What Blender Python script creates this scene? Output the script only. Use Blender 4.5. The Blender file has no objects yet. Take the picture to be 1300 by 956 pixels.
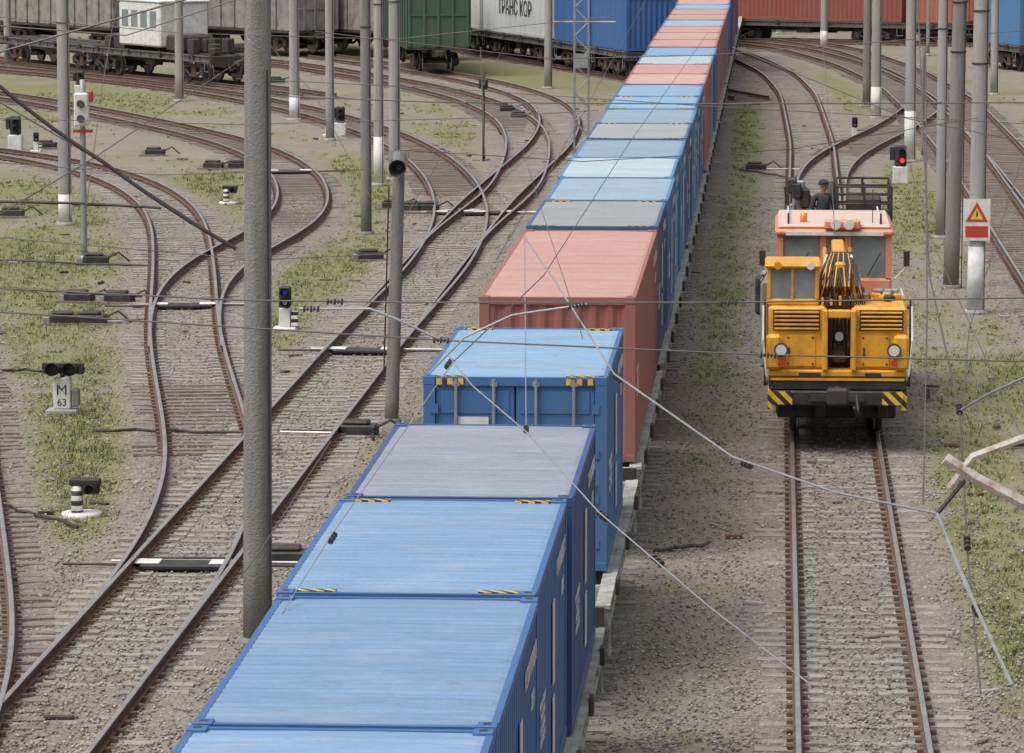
import bpy, math, random, bmesh
import numpy as np
from mathutils import Vector, Matrix, noise, kdtree
random.seed(7); rng=np.random.default_rng(7)
sc=bpy.context.scene
# ------------------------------------------------------------ camera model
F=5560.0; CZ=11.0
TH=math.atan(668/F); PS=math.atan(340*math.cos(TH)/F)
cam=bpy.data.cameras.new("camera"); co=bpy.data.objects.new("camera",cam); sc.collection.objects.link(co)
cam.sensor_width=36; cam.lens=36*F/1300; cam.clip_end=8000; cam.clip_start=1
co.location=(0,0,CZ); co.rotation_euler=(math.pi/2-TH,0,PS); sc.camera=co
FW=Vector((-math.sin(PS)*math.cos(TH),math.cos(PS)*math.cos(TH),-math.sin(TH)))
RT=Vector((math.cos(PS),math.sin(PS),0)); UP=RT.cross(FW)
def ray(px,py): return FW+RT*((px-650)/F)-UP*((py-478)/F)
def G(px,py,z=0.0):
    "survey: world point at height z for a measured photo position"
    d=ray(px,py); t=(z-CZ)/d.z; return Vector((d.x*t,d.y*t,z))
def P(px,py,Y):
    d=ray(px,py); t=Y/d.y; return Vector((d.x*t,Y,CZ+d.z*t))
# ------------------------------------------------------------ world / light
w=bpy.data.worlds.new("World"); sc.world=w; w.use_nodes=True
nt=w.node_tree; bg=nt.nodes["Background"]
sky=nt.nodes.new("ShaderNodeTexSky"); sky.sky_type='NISHITA'; sky.sun_disc=False
EL=math.radians(62); AZ=math.radians(-125)
sky.sun_elevation=EL; sky.sun_rotation=AZ; sky.dust_density=7; sky.air_density=1.4; sky.ozone_density=1
hs=nt.nodes.new("ShaderNodeHueSaturation"); hs.inputs['Saturation'].default_value=0.3
nt.links.new(sky.outputs[0],hs.inputs['Color']); nt.links.new(hs.outputs[0],bg.inputs[0]); bg.inputs[1].default_value=0.15
sd=bpy.data.lights.new("sun",'SUN'); sd.energy=1.2; sd.angle=math.radians(45); sd.color=(1,.97,.92)
so=bpy.data.objects.new("sun",sd); sc.collection.objects.link(so)
dirn=Vector((math.sin(AZ)*math.cos(EL),math.cos(AZ)*math.cos(EL),math.sin(EL)))
so.rotation_euler=dirn.to_track_quat('Z','Y').to_euler(); so.location=(0,0,60)
sc.view_settings.view_transform='Standard'; sc.view_settings.look='None'; sc.view_settings.exposure=0
# ------------------------------------------------------------ materials
MATS={}
def base(name):
    m=bpy.data.materials.new(name); m.use_nodes=True; return m,m.node_tree,m.node_tree.nodes["Principled BSDF"]
def N(nt,t,**k):
    n=nt.nodes.new(t)
    for a,b in k.items(): setattr(n,a,b)
    return n
def mixc(nt,fac,a,b,mode='MIX'):
    n=N(nt,"ShaderNodeMix",data_type='RGBA',blend_type=mode)
    for s,v in ((0,fac),(6,a),(7,b)):
        if hasattr(v,'default_value') or hasattr(v,'is_linked'): nt.links.new(v,n.inputs[s])
        else: n.inputs[s].default_value = v if s==0 else (*v,1)
    return n.outputs[2]
def noi(nt,vec,scale,detail=3,rough=.6):
    n=N(nt,"ShaderNodeTexNoise"); n.inputs['Scale'].default_value=scale; n.inputs['Detail'].default_value=detail; n.inputs['Roughness'].default_value=rough
    nt.links.new(vec,n.inputs['Vector']); return n.outputs['Fac']
def ramp(nt,f,a,b):
    n=N(nt,"ShaderNodeMapRange"); n.inputs[1].default_value=a; n.inputs[2].default_value=b; nt.links.new(f,n.inputs[0]); return n.outputs[0]
def mul(nt,a,b,op='MULTIPLY'):
    n=N(nt,"ShaderNodeMath",operation=op)
    for i,v in enumerate((a,b)):
        if isinstance(v,(int,float)): n.inputs[i].default_value=v
        else: nt.links.new(v,n.inputs[i])
    return n.outputs[0]
def M(name,col,rough=.6,metal=0,dirt=(.12,.10,.08),amt=.45,scale=2.0,stretch=(1,1,1),bump=.15,fine=30,roof=False):
    if name in MATS: return MATS[name]
    m,nt,b=base(name)
    tc=N(nt,"ShaderNodeTexCoord"); oi=N(nt,"ShaderNodeObjectInfo")
    off=N(nt,"ShaderNodeVectorMath",operation='ADD'); sc_=N(nt,"ShaderNodeVectorMath",operation='SCALE')
    cx=N(nt,"ShaderNodeCombineXYZ"); nt.links.new(oi.outputs['Random'],cx.inputs[0]); nt.links.new(oi.outputs['Random'],cx.inputs[1])
    nt.links.new(cx.outputs[0],sc_.inputs[0]); sc_.inputs['Scale'].default_value=50
    nt.links.new(tc.outputs['Object'],off.inputs[0]); nt.links.new(sc_.outputs[0],off.inputs[1])
    mp=N(nt,"ShaderNodeMapping"); mp.inputs['Scale'].default_value=stretch; nt.links.new(off.outputs[0],mp.inputs[0])
    f1=ramp(nt,noi(nt,mp.outputs[0],scale,4,.65),.42,.75)
    f2=ramp(nt,noi(nt,off.outputs[0],fine,2,.7),.35,.8)
    c=mixc(nt,mul(nt,f1,amt),col,dirt)
    c=mixc(nt,mul(nt,f2,amt*.4),c,tuple(x*.55 for x in col))
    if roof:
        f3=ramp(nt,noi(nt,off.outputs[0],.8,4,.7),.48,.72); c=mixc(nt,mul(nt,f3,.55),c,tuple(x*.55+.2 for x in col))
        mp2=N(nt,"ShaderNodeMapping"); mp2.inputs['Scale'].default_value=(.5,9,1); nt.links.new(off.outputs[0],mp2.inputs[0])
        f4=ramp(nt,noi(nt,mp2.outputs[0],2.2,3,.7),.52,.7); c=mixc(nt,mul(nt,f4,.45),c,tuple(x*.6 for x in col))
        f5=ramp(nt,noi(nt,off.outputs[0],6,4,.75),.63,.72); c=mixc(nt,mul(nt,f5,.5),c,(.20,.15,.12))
        hv=N(nt,"ShaderNodeHueSaturation"); nt.links.new(c,hv.inputs['Color'])
        mr=N(nt,"ShaderNodeMapRange"); mr.inputs[3].default_value=.84; mr.inputs[4].default_value=1.1; nt.links.new(oi.outputs['Random'],mr.inputs[0]); nt.links.new(mr.outputs[0],hv.inputs['Value']); c=hv.outputs[0]
    nt.links.new(c,b.inputs['Base Color'])
    b.inputs['Roughness'].default_value=rough; b.inputs['Metallic'].default_value=metal
    if bump:
        bp=N(nt,"ShaderNodeBump"); bp.inputs['Strength'].default_value=bump; bp.inputs['Distance'].default_value=.02
        nt.links.new(f2,bp.inputs['Height']); nt.links.new(bp.outputs[0],b.inputs['Normal'])
    MATS[name]=m; return m
def stripes(name,a,b_,k,vec=(1,0,1),rough=.6):
    if name in MATS: return MATS[name]
    m,nt,b=base(name); tc=N(nt,"ShaderNodeTexCoord")
    dp=N(nt,"ShaderNodeVectorMath",operation='DOT_PRODUCT'); nt.links.new(tc.outputs['Object'],dp.inputs[0]); dp.inputs[1].default_value=vec
    f=mul(nt,dp.outputs['Value'],k); f=mul(nt,f,1,'FRACT'); f=mul(nt,f,.5,'GREATER_THAN')
    c=mixc(nt,f,a,b_); d=ramp(nt,noi(nt,tc.outputs['Object'],9,4),.4,.8)
    c=mixc(nt,mul(nt,d,.5),c,(.12,.11,.09)); nt.links.new(c,b.inputs['Base Color']); b.inputs['Roughness'].default_value=rough
    MATS[name]=m; return m
steel=M("steel_polished",(.60,.58,.56),.3,.75,(.30,.22,.17),.55,3,bump=0)
rust=M("rail_rust",(.13,.075,.05),.85,.0,(.22,.15,.11),.7,5,bump=0)
sleeperM=M("sleeper_concrete",(.36,.335,.295),.95,0,(.22,.185,.15),1.0,1.3,bump=.5)
sleeperW=M("sleeper_timber",(.25,.21,.175),.9,0,(.15,.12,.10),.8,2,bump=.6)
conc=M("concrete",(.40,.385,.36),.9,0,(.22,.21,.19),.6,1.2,(3,3,.35),.5)
concD=M("concrete_dark",(.27,.26,.24),.9,0,(.15,.14,.125),.75,1.6,(4,4,.3),.6)
white=M("white_paint",(.75,.75,.73),.6,0,(.3,.27,.22),.5,4,bump=0)
black=M("black_paint",(.025,.025,.026),.6,0,(.1,.085,.07),.6,4,bump=0)
dark=M("dark_steel",(.06,.054,.05),.7,.3,(.15,.12,.095),.6,4,bump=0)
grey=M("galvanised",(.36,.38,.39),.55,.4,(.2,.18,.15),.5,4,bump=0)
rubber=M("cable_black",(.035,.032,.03),.6,0,amt=.2,bump=0)
wireM=M("wire_bronze",(.12,.11,.10),.5,.3,amt=.2,bump=0)
rustW=M("pipe_white_rusty",(.6,.57,.52),.7,0,(.26,.10,.04),.95,9,bump=.3)
redP=M("red_paint",(.55,.05,.03),.5,0,amt=.3,bump=0)
yel=M("yellow_paint",(.86,.42,.03),.42,0,(.30,.17,.06),.7,3,bump=.05)
orange=M("orange_paint",(.76,.27,.14),.45,0,(.6,.42,.34),.7,2,bump=.05)
amber=M("amber_lens",(.8,.25,.02),.15,0,amt=0,bump=0)
glass=M("dark_glass",(.20,.24,.25),.08,.0,(.42,.45,.45),.5,2,bump=0)
lampg=M("lamp_glass",(.7,.7,.66),.1,0,amt=.1,bump=0)
sill=M("flatcar_sill",(.43,.45,.41),.8,0,(.17,.14,.11),1.0,2.6,bump=.2)
sillD=M("flatcar_sill_dark",(.12,.115,.11),.8,0,(.2,.17,.14),.8,2,bump=0)
chev=stripes("hazard_stripes",(.02,.02,.02),(.85,.55,.03),4.2)
bw=stripes("black_white_bands",(.02,.02,.02),(.8,.8,.78),6,(0,0,1))
def emis(name,col,s):
    m,nt,b=base(name); b.inputs['Base Color'].default_value=(*col,1); b.inputs['Emission Color'].default_value=(*col,1); b.inputs['Emission Strength'].default_value=s; return m
redL=emis("red_signal_lens",(1,.03,.03),2); blueL=emis("blue_signal_lens",(.03,.08,.5),.15)
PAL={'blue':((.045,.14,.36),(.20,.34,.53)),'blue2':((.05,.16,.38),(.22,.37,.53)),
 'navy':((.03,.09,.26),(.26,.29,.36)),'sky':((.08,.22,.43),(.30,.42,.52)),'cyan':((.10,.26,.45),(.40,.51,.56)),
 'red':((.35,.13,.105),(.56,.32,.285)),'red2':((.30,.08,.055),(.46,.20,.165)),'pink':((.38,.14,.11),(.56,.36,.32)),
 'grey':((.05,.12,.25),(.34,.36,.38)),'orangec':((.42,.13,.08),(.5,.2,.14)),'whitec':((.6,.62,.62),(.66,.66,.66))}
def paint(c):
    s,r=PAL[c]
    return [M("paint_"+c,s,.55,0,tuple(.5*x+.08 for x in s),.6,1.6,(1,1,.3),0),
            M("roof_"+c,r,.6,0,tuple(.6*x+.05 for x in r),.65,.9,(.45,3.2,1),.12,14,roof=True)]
# ------------------------------------------------------------ mesh builder
class MB:
    def __init__(s): s.v=[];s.f=[];s.mi=[];s.sm=[];s.mats=[];s.T=None
    def m(s,mat):
        if mat not in s.mats: s.mats.append(mat)
        return s.mats.index(mat)
    def av(s,p):
        p=Vector(p)
        if s.T is not None: p=s.T@p
        s.v.append(p[:]); return len(s.v)-1
    def face(s,ids,mat,sm=False): s.f.append(ids); s.mi.append(s.m(mat)); s.sm.append(sm)
    def poly(s,pts,mat): s.face([s.av(p) for p in pts],mat)
    def box(s,x0,x1,y0,y1,z0,z1,mat,bev=0):
        if bev:
            b=min(bev,abs(x1-x0)*.45,abs(y1-y0)*.45,abs(z1-z0)*.45); ids={}
            for X,sx in ((x0,1),(x1,-1)):
                for Y,sy in ((y0,1),(y1,-1)):
                    for Z,sz in ((z0,1),(z1,-1)):
                        ids[sx,sy,sz]=(s.av((X,Y+sy*b,Z+sz*b)),s.av((X+sx*b,Y,Z+sz*b)),s.av((X+sx*b,Y+sy*b,Z)))
            cyc=[(1,1),(-1,1),(-1,-1),(1,-1)]
            for k in (0,1,2):
                for sg in (1,-1):
                    L=[]
                    for a,c in cyc:
                        key=[0,0,0]; key[k]=sg; o=[i for i in range(3) if i!=k]; key[o[0]]=a; key[o[1]]=c
                        L.append(ids[tuple(key)][k])
                    s.face(L,mat)
            for k in (0,1,2):
                o=[i for i in range(3) if i!=k]
                for a in (1,-1):
                    for c in (1,-1):
                        k1=[0,0,0]; k1[o[0]]=a; k1[o[1]]=c; k2=list(k1); k1[k]=1; k2[k]=-1
                        A=ids[tuple(k1)]; B=ids[tuple(k2)]
                        s.face([A[o[0]],A[o[1]],B[o[1]],B[o[0]]],mat)
            for t in ids.values(): s.face(list(t),mat)
            return
        i=[s.av(p) for p in ((x0,y0,z0),(x1,y0,z0),(x1,y1,z0),(x0,y1,z0),(x0,y0,z1),(x1,y0,z1),(x1,y1,z1),(x0,y1,z1))]
        for q in ((0,3,2,1),(4,5,6,7),(0,1,5,4),(1,2,6,5),(2,3,7,6),(3,0,4,7)): s.face([i[k] for k in q],mat)
    def tube(s,pts,r,mat,n=8,caps=True):
        pts=[Vector(p) for p in pts]; rs=r if isinstance(r,(list,tuple)) else [r]*len(pts); rings=[]
        for k,p in enumerate(pts):
            a=pts[max(k-1,0)]; b=pts[min(k+1,len(pts)-1)]; d=(b-a).normalized()
            u=d.cross(Vector((0,0,1)));
            if u.length<.05: u=d.cross(Vector((0,1,0)))
            u.normalize(); v=d.cross(u)
            rings.append([s.av(p+(u*math.cos(t)+v*math.sin(t))*rs[k]) for t in [2*math.pi*j/n for j in range(n)]])
        for k in range(len(rings)-1):
            for j in range(n): s.face([rings[k][j],rings[k][(j+1)%n],rings[k+1][(j+1)%n],rings[k+1][j]],mat,n>6)
        if caps: s.face(rings[0][::-1],mat); s.face(rings[-1],mat)
    def mesh(s,name):
        me=bpy.data.meshes.new(name); me.from_pydata(s.v,[],s.f)
        for m in s.mats: me.materials.append(m)
        me.polygons.foreach_set("material_index",s.mi); me.polygons.foreach_set("use_smooth",s.sm); me.update()
        bm=bmesh.new(); bm.from_mesh(me); bmesh.ops.recalc_face_normals(bm,faces=bm.faces); bm.to_mesh(me); bm.free()
        return me
    def obj(s,name,loc=(0,0,0),rz=0,parent=None): return place(s.mesh(name),name,loc,rz,parent)
def place(me,name,loc=(0,0,0),rz=0,parent=None):
    o=bpy.data.objects.new(name,me); sc.collection.objects.link(o); o.location=loc; o.rotation_euler=(0,0,rz)
    if parent: o.parent=parent
    return o
def text(body,size,loc,rot,mat,parent,name="lettering",ax='CENTER'):
    c=bpy.data.curves.new(name,'FONT'); c.body=body; c.size=size; c.extrude=.003; c.align_x=ax; c.materials.append(mat)
    o=bpy.data.objects.new(name,c); sc.collection.objects.link(o); o.parent=parent; o.location=loc; o.rotation_euler=rot; return o
# ------------------------------------------------------------ tracks
def smooth_path(pts,step=.55,it=60):
    pts=[Vector((p[0],p[1])) for p in pts]
    def resamp(a,st):
        out=[a[0].copy()]; acc=0
        for i in range(len(a)-1):
            L=(a[i+1]-a[i]).length
            if L<1e-9: continue
            t=st-acc
            while t<=L: out.append(a[i].lerp(a[i+1],t/L)); t+=st
            acc=L-(t-st)
        return out
    a=np.array([p[:] for p in resamp(pts,1.0)])
    for _ in range(it):
        b=a.copy(); b[1:-1]=(a[:-2]+2*a[1:-1]+a[2:])/4; a=b
    return resamp([Vector(p) for p in a],step)
L2X=-9.05; R1X=1.1; TX=-3.41
def px(*L): return [G(a,b,.2)[:2] for a,b in L]
tracks={
 'train':[(TX,15),(TX,330)],
 'R1':[(R1X,15),(R1X,110)]+px((1034,255),(1031,180),(1014,118),(990,92),(945,70),(900,58),(840,50)),
 'L2':[(L2X,15),(L2X,135)]+px((700,182),(714,152),(698,128),(640,107),(540,88),(400,68)),
 'L3':[(L2X,56),(L2X,66)]+px((277,600),(252,500),(236,440),(232,400),(234,370),(233,330),(229,285),(212,255),(170,228),(100,206),(0,190),(-120,178)),
 'L3b':px((236,440),(232,402),(236,375),(250,350),(285,322),(345,298),(380,272),(388,250),(382,225),(354,200),(300,178),(200,155),(100,135),(0,118),(-120,104)),
 'L4':[(L2X,92),(L2X,97)]+px((560,335),(582,295),(588,262),(575,228),(545,198),(490,168),(400,140),(280,116),(130,97),(-60,80)),
 'L5':[(L2X,118),(L2X,124)]+px((655,238),(668,205),(672,175),(655,148),(605,124),(520,104),(400,84),(250,66),(60,50)),
 'L0':px((-130,1000),(-48,867),(-58,700),(-64,600),(-72,480),(-110,380)),
 'R2':px((900,50),(1000,58),(1080,80),(1140,108),(1185,150),(1240,215),(1285,278),(1335,350),(1400,440)),
 'R2b':px((990,48),(1080,62),(1160,92),(1220,130),(1275,190),(1330,260),(1400,350)),
 'X1':[(R1X,112),(R1X,120)]+px((1042,222),(1058,200),(1090,182),(1130,165),(1165,143),(1180,128)),
 'B1':px((-150,60),(60,80),(180,95),(330,108),(420,122)),
 'B3':px((480,40),(600,62),(700,78),(830,100),(960,124)),
 'B4':px((850,46),(1000,50),(1200,54),(1400,58)),
}
allpts=[]; TP={}
railmb=MB(); sleepers_c=MB(); sleepers_w=MB()
for ti,(nm,pp) in enumerate(tracks.items()):
    p=smooth_path(pp,.55,10 if nm=='B4' else 40); TP[nm]=p
    zo=.002+ti*.003
    tang=[(p[min(i+1,len(p)-1)]-p[max(i-1,0)]).normalized() for i in range(len(p))]
    for side in (-1,1):
        prof=[(-.065,.045),(-.065,.06),(-.012,.075),(-.012,.15),(-.036,.165),(-.036,.195),(-.028,.2),(.028,.2),(.036,.195),(.036,.165),(.012,.15),(.012,.075),(.065,.06),(.065,.045)]
        prev=None
        for i in range(0,len(p),2):
            n=Vector((tang[i].y,-tang[i].x)); c=p[i]+n*(side*.795)
            ring=[railmb.av((c.x+n.x*a,c.y+n.y*a,z+zo)) for a,z in prof]
            if prev:
                for k in range(len(prof)-1):
                    railmb.face([prev[k],prev[k+1],ring[k+1],ring[k]],steel if k in (5,6,7) else rust)
            prev=ring
    kd=None
    if allpts:
        kd=kdtree.KDTree(len(allpts))
        for i,q in enumerate(allpts): kd.insert((q[0],q[1],0),i)
        kd.balance()
    timber = nm in ('L4','L5','L0','R2','R2b','B1','B3','B4','L3b')
    for i,q in enumerate(p):
        dd=kd.find((q.x,q.y,0))[2] if kd else 99
        if dd<1.3: continue
        mb=sleepers_w if (timber or 1.3<=dd<3.0) else sleepers_c
        d=tang[i]; a=math.atan2(d.y,d.x)-math.pi/2+random.gauss(0,.02)
        bury=max(0,noise.noise(Vector((q.x*.25,q.y*.13,9)))+.15)*.045
        mb.T=Matrix.Translation((q.x,q.y,0))@Matrix.Rotation(a,4,'Z')@Matrix.Rotation(random.gauss(0,.006),4,'Y'); j=random.gauss(0,.03); z=.030+zo*.6+random.gauss(0,.007)-bury
        e=random.uniform(-.06,.08)
        if mb is sleepers_c:
            mb.box(-1.33+j-e,-.45+j,-.125,.125,-.09,z,sleeperM); mb.box(.45+j,1.33+j+e,-.125,.125,-.09,z+.001,sleeperM); mb.box(-.45+j,.45+j,-.105,.105,-.09,z-.022,sleeperM)
        else: mb.box(-1.37+j,1.37+j,-.12,.12,-.09,z,sleeperW)
        for s_ in (-1,1):
            mb.box(s_*.795-.14,s_*.795+.14,-.06,.06,z,.075,rust)
    allpts+= [ (q.x,q.y) for q in p]
railmb.obj("railway_rails"); sleepers_c.obj("concrete_sleepers"); sleepers_w.obj("timber_sleepers")
KD=kdtree.KDTree(len(allpts))
for i,q in enumerate(allpts): KD.insert((q[0],q[1],0),i)
KD.balance()
# ------------------------------------------------------------ ground sheet
zones=[(130,610,2.2,6,1),(110,540,1.6,7,.9),(100,660,1.3,3,.8),(60,420,2,10,.7),(440,235,2.5,14,.75),(910,330,.8,25,.6),(880,450,.5,16,.35),(1250,700,1.0,16,.55),(1220,520,1.2,14,.45),
 (1170,260,1.8,16,.6),(660,100,5,20,.7),(90,120,8,18,.6),(420,340,1.4,12,.6),(250,240,3.5,9,.65),(640,160,3,10,.45),(1120,110,4,22,.6),(930,160,1.2,30,.7),(1270,480,1.1,10,.45),(330,420,1,12,.5),(20,330,3,10,.65),(540,60,8,20,.5),
 (110,330,3,12,.6),(150,470,1.6,8,.55),(420,580,.9,8,.5),(380,380,1,8,.45),(560,225,1,12,.5),(50,250,4,10,.5)]
Z=[(G(a,b).x,G(a,b).y,rx,ry,s) for a,b,rx,ry,s in zones]
def grass_at(x,y,dt):
    g=0
    for zx,zy,rx,ry,s in Z:
        e=((x-zx)/rx)**2+((y-zy)/ry)**2
        if e<4: g=max(g,s*math.exp(-e*.8))
    n=noise.noise(Vector((x*.45,y*.22,3)))+.9*noise.noise(Vector((x*1.7,y*.9,7)))+.5*noise.noise(Vector((x*4,y*2.5,1)))
    g=g+.13+.42*n
    return max(0,min(1,g))*min(1,max(0,(dt-1.2)/.8))
xs=np.concatenate([[-3000,-800,-300,-150,-90],np.arange(-60,30,.3),[35,60,120,300,800,3000]])
ys=[15.0]
while ys[-1]<330: ys.append(ys[-1]+.3+ys[-1]*.0022)
ys=np.concatenate([[-3000,-500,-100,0],ys,[380,500,900,2000,6000]])
nx,ny=len(xs),len(ys); vv=np.zeros((nx*ny,3),np.float32); ba=np.zeros(nx*ny,np.float32); ga=np.zeros(nx*ny,np.float32)
k=0
for j,y in enumerate(ys):
    for i,x in enumerate(xs):
        dt=30.0; z=0
        if -62<x<32 and 10<y<335:
            dt=KD.find((x,y,0))[2]
            ba[k]=max(0,min(1,(2.1+.8*noise.noise(Vector((x*.8,y*.5,0)))-dt)/1.0)); ga[k]=grass_at(x,y,dt)
            z=-.02+.035*noise.noise(Vector((x*.7,y*.7,5)))*(1-ba[k])+.03*ba[k]*(dt>1.0)+.018*ba[k]+.01*noise.noise(Vector((x*2.1,y*2.1,2)))
        else: ga[k]=.45
        vv[k]=(x,y,z); k+=1
ii=np.arange(nx-1)[None,:]+nx*np.arange(ny-1)[:,None]; ii=ii.ravel()
fc=np.stack([ii,ii+1,ii+1+nx,ii+nx],1)
def mass(name,v,f,mats,attrs={}):
    me=bpy.data.meshes.new(name); n=f.shape[1]
    me.vertices.add(len(v)); me.vertices.foreach_set("co",v.astype(np.float32).ravel())
    me.loops.add(f.size); me.loops.foreach_set("vertex_index",f.astype(np.int32).ravel())
    me.polygons.add(len(f)); me.polygons.foreach_set("loop_start",np.arange(0,f.size,n,dtype=np.int32)); me.polygons.foreach_set("loop_total",np.full(len(f),n,np.int32))
    for m in mats: me.materials.append(m)
    for a,d in attrs.items():
        at=me.attributes.new(a,'FLOAT','POINT'); at.data.foreach_set("value",d.astype(np.float32))
    me.update(calc_edges=True); return place(me,name)
gm,nt,b=base("ground_gravel_grass")
tc=N(nt,"ShaderNodeTexCoord"); O=tc.outputs['Object']
def vor(scale):
    v=N(nt,"ShaderNodeTexVoronoi"); v.inputs['Scale'].default_value=scale; nt.links.new(O,v.inputs['Vector']); return v
v1=vor(15)
sep=N(nt,"ShaderNodeSeparateColor"); nt.links.new(v1.outputs['Color'],sep.inputs[0])
big=ramp(nt,noi(nt,O,.35,4),.35,.7); med=ramp(nt,noi(nt,O,1.9,4,.7),.35,.7); fin=noi(nt,O,18,3,.7)
gr=mixc(nt,sep.outputs[0],(.16,.142,.12),(.41,.38,.335)); gr=mixc(nt,.3,gr,(.27,.245,.21))
soil=mixc(nt,fin,(.175,.148,.112),(.37,.335,.275))
soil=mixc(nt,mul(nt,sep.outputs[1],.45),soil,gr)
at=N(nt,"ShaderNodeAttribute",attribute_name="ballast"); ag=N(nt,"ShaderNodeAttribute",attribute_name="grass")
c=mixc(nt,ramp(nt,mul(nt,at.outputs['Fac'],mul(nt,med,.5),'ADD'),.2,1.2),soil,gr)
c=mixc(nt,mul(nt,big,.45),c,(.19,.162,.13))
c=mixc(nt,mul(nt,mul(nt,med,at.outputs['Fac']),.5),c,(.15,.115,.088))
grs=mixc(nt,fin,(.085,.115,.032),(.23,.25,.09)); grs=mixc(nt,mul(nt,med,.6),grs,(.27,.25,.13))
gf=ramp(nt,mul(nt,ag.outputs['Fac'],mul(nt,fin,.8),'ADD'),.52,.96)
c=mixc(nt,mul(nt,gf,.8),c,grs)
nt.links.new(c,b.inputs['Base Color']); b.inputs['Roughness'].default_value=.95; b.inputs['Specular IOR Level'].default_value=.2
bp=N(nt,"ShaderNodeBump"); bp.inputs['Strength'].default_value=.8; bp.inputs['Distance'].default_value=.035
nt.links.new(v1.outputs['Distance'],bp.inputs['Height']); nt.links.new(bp.outputs[0],b.inputs['Normal'])
mass("ground",vv,fc,[gm],{'ballast':ba,'grass':ga})
def attrmat(name,a,b_,rough=.9):
    m,nt,b=base(name); at=N(nt,"ShaderNodeAttribute",attribute_name="rnd"); nt.links.new(mixc(nt,at.outputs['Fac'],a,b_),b.inputs['Base Color']); b.inputs['Roughness'].default_value=rough; return m
nS=110000
sy=50+(rng.random(nS)**1.3)*90; frac=rng.random(nS); sx=-.27*sy*frac+(1-frac)*(.075*sy)+rng.normal(0,.5,nS)
keep=[]
for i in range(nS):
    dt=KD.find((sx[i],sy[i],0))[2]
    p_=1.0 if dt<2.3 else .4
    if abs(dt-.795)<.1: p_=0
    if rng.random()<p_: keep.append(i)
sx=sx[keep]; sy=sy[keep]; n=len(sx)
oc=np.array([(1,0,0),(0,1,0),(-1,0,0),(0,-1,0),(0,0,1),(0,0,-1)],float); of=np.array([(0,1,4),(1,2,4),(2,3,4),(3,0,4),(1,0,5),(2,1,5),(3,2,5),(0,3,5)])
sz=rng.uniform(.013,.036,n); rot=rng.random(n)*6.28
V=oc[None]*(1+rng.normal(0,.25,(n,6,1)))*sz[:,None,None]; V[:,:,2]*=.7
X=V[:,:,0]*np.cos(rot)[:,None]-V[:,:,1]*np.sin(rot)[:,None]; Y=V[:,:,0]*np.sin(rot)[:,None]+V[:,:,1]*np.cos(rot)[:,None]
V=np.stack([X+sx[:,None],Y+sy[:,None],V[:,:,2]+.022],2).reshape(-1,3)
f=(of[None]+6*np.arange(n)[:,None,None]).reshape(-1,3)
mass("loose_gravel",V,f,[attrmat("stone",(.15,.13,.105),(.45,.42,.37))],{'rnd':np.repeat(rng.random(n),6)})
nT=170000; tx=[];ty=[];tg=[]
gy=48+(rng.random(nT)**1.25)*150; fr=rng.random(nT); gx=-.30*gy*fr+(1-fr)*(.085*gy)
for i in range(nT):
    dt=KD.find((gx[i],gy[i],0))[2]
    if dt<1.0: continue
    g=grass_at(gx[i],gy[i],dt)
    if rng.random()<(g-.25)*1.1: tx.append(gx[i]);ty.append(gy[i]);tg.append(g)
tx=np.array(tx);ty=np.array(ty);tg=np.array(tg);n=len(tx);B=6
ang=rng.random((n,B))*6.28; h=(rng.uniform(.02,.08,(n,B))*(.5+tg[:,None])); sp=rng.uniform(.02,.09,(n,B)); wd=.008+ty[:,None]*.00006
bx=tx[:,None]+rng.normal(0,.05,(n,B)); by=ty[:,None]+rng.normal(0,.05,(n,B))
ca,sa=np.cos(ang),np.sin(ang)
v0=np.stack([bx-sa*wd,by+ca*wd,np.zeros_like(bx)-.01],-1); v1_=np.stack([bx+sa*wd,by-ca*wd,np.zeros_like(bx)-.01],-1); v2_=np.stack([bx+ca*sp,by+sa*sp,h],-1)
V=np.stack([v0,v1_,v2_],2).reshape(-1,3); f=np.arange(n*B*3).reshape(-1,3)
mass("grass",V,f,[attrmat("grass_blade",(.085,.125,.035),(.29,.30,.11))],{'rnd':np.repeat(rng.random(n),B*3)})
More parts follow.
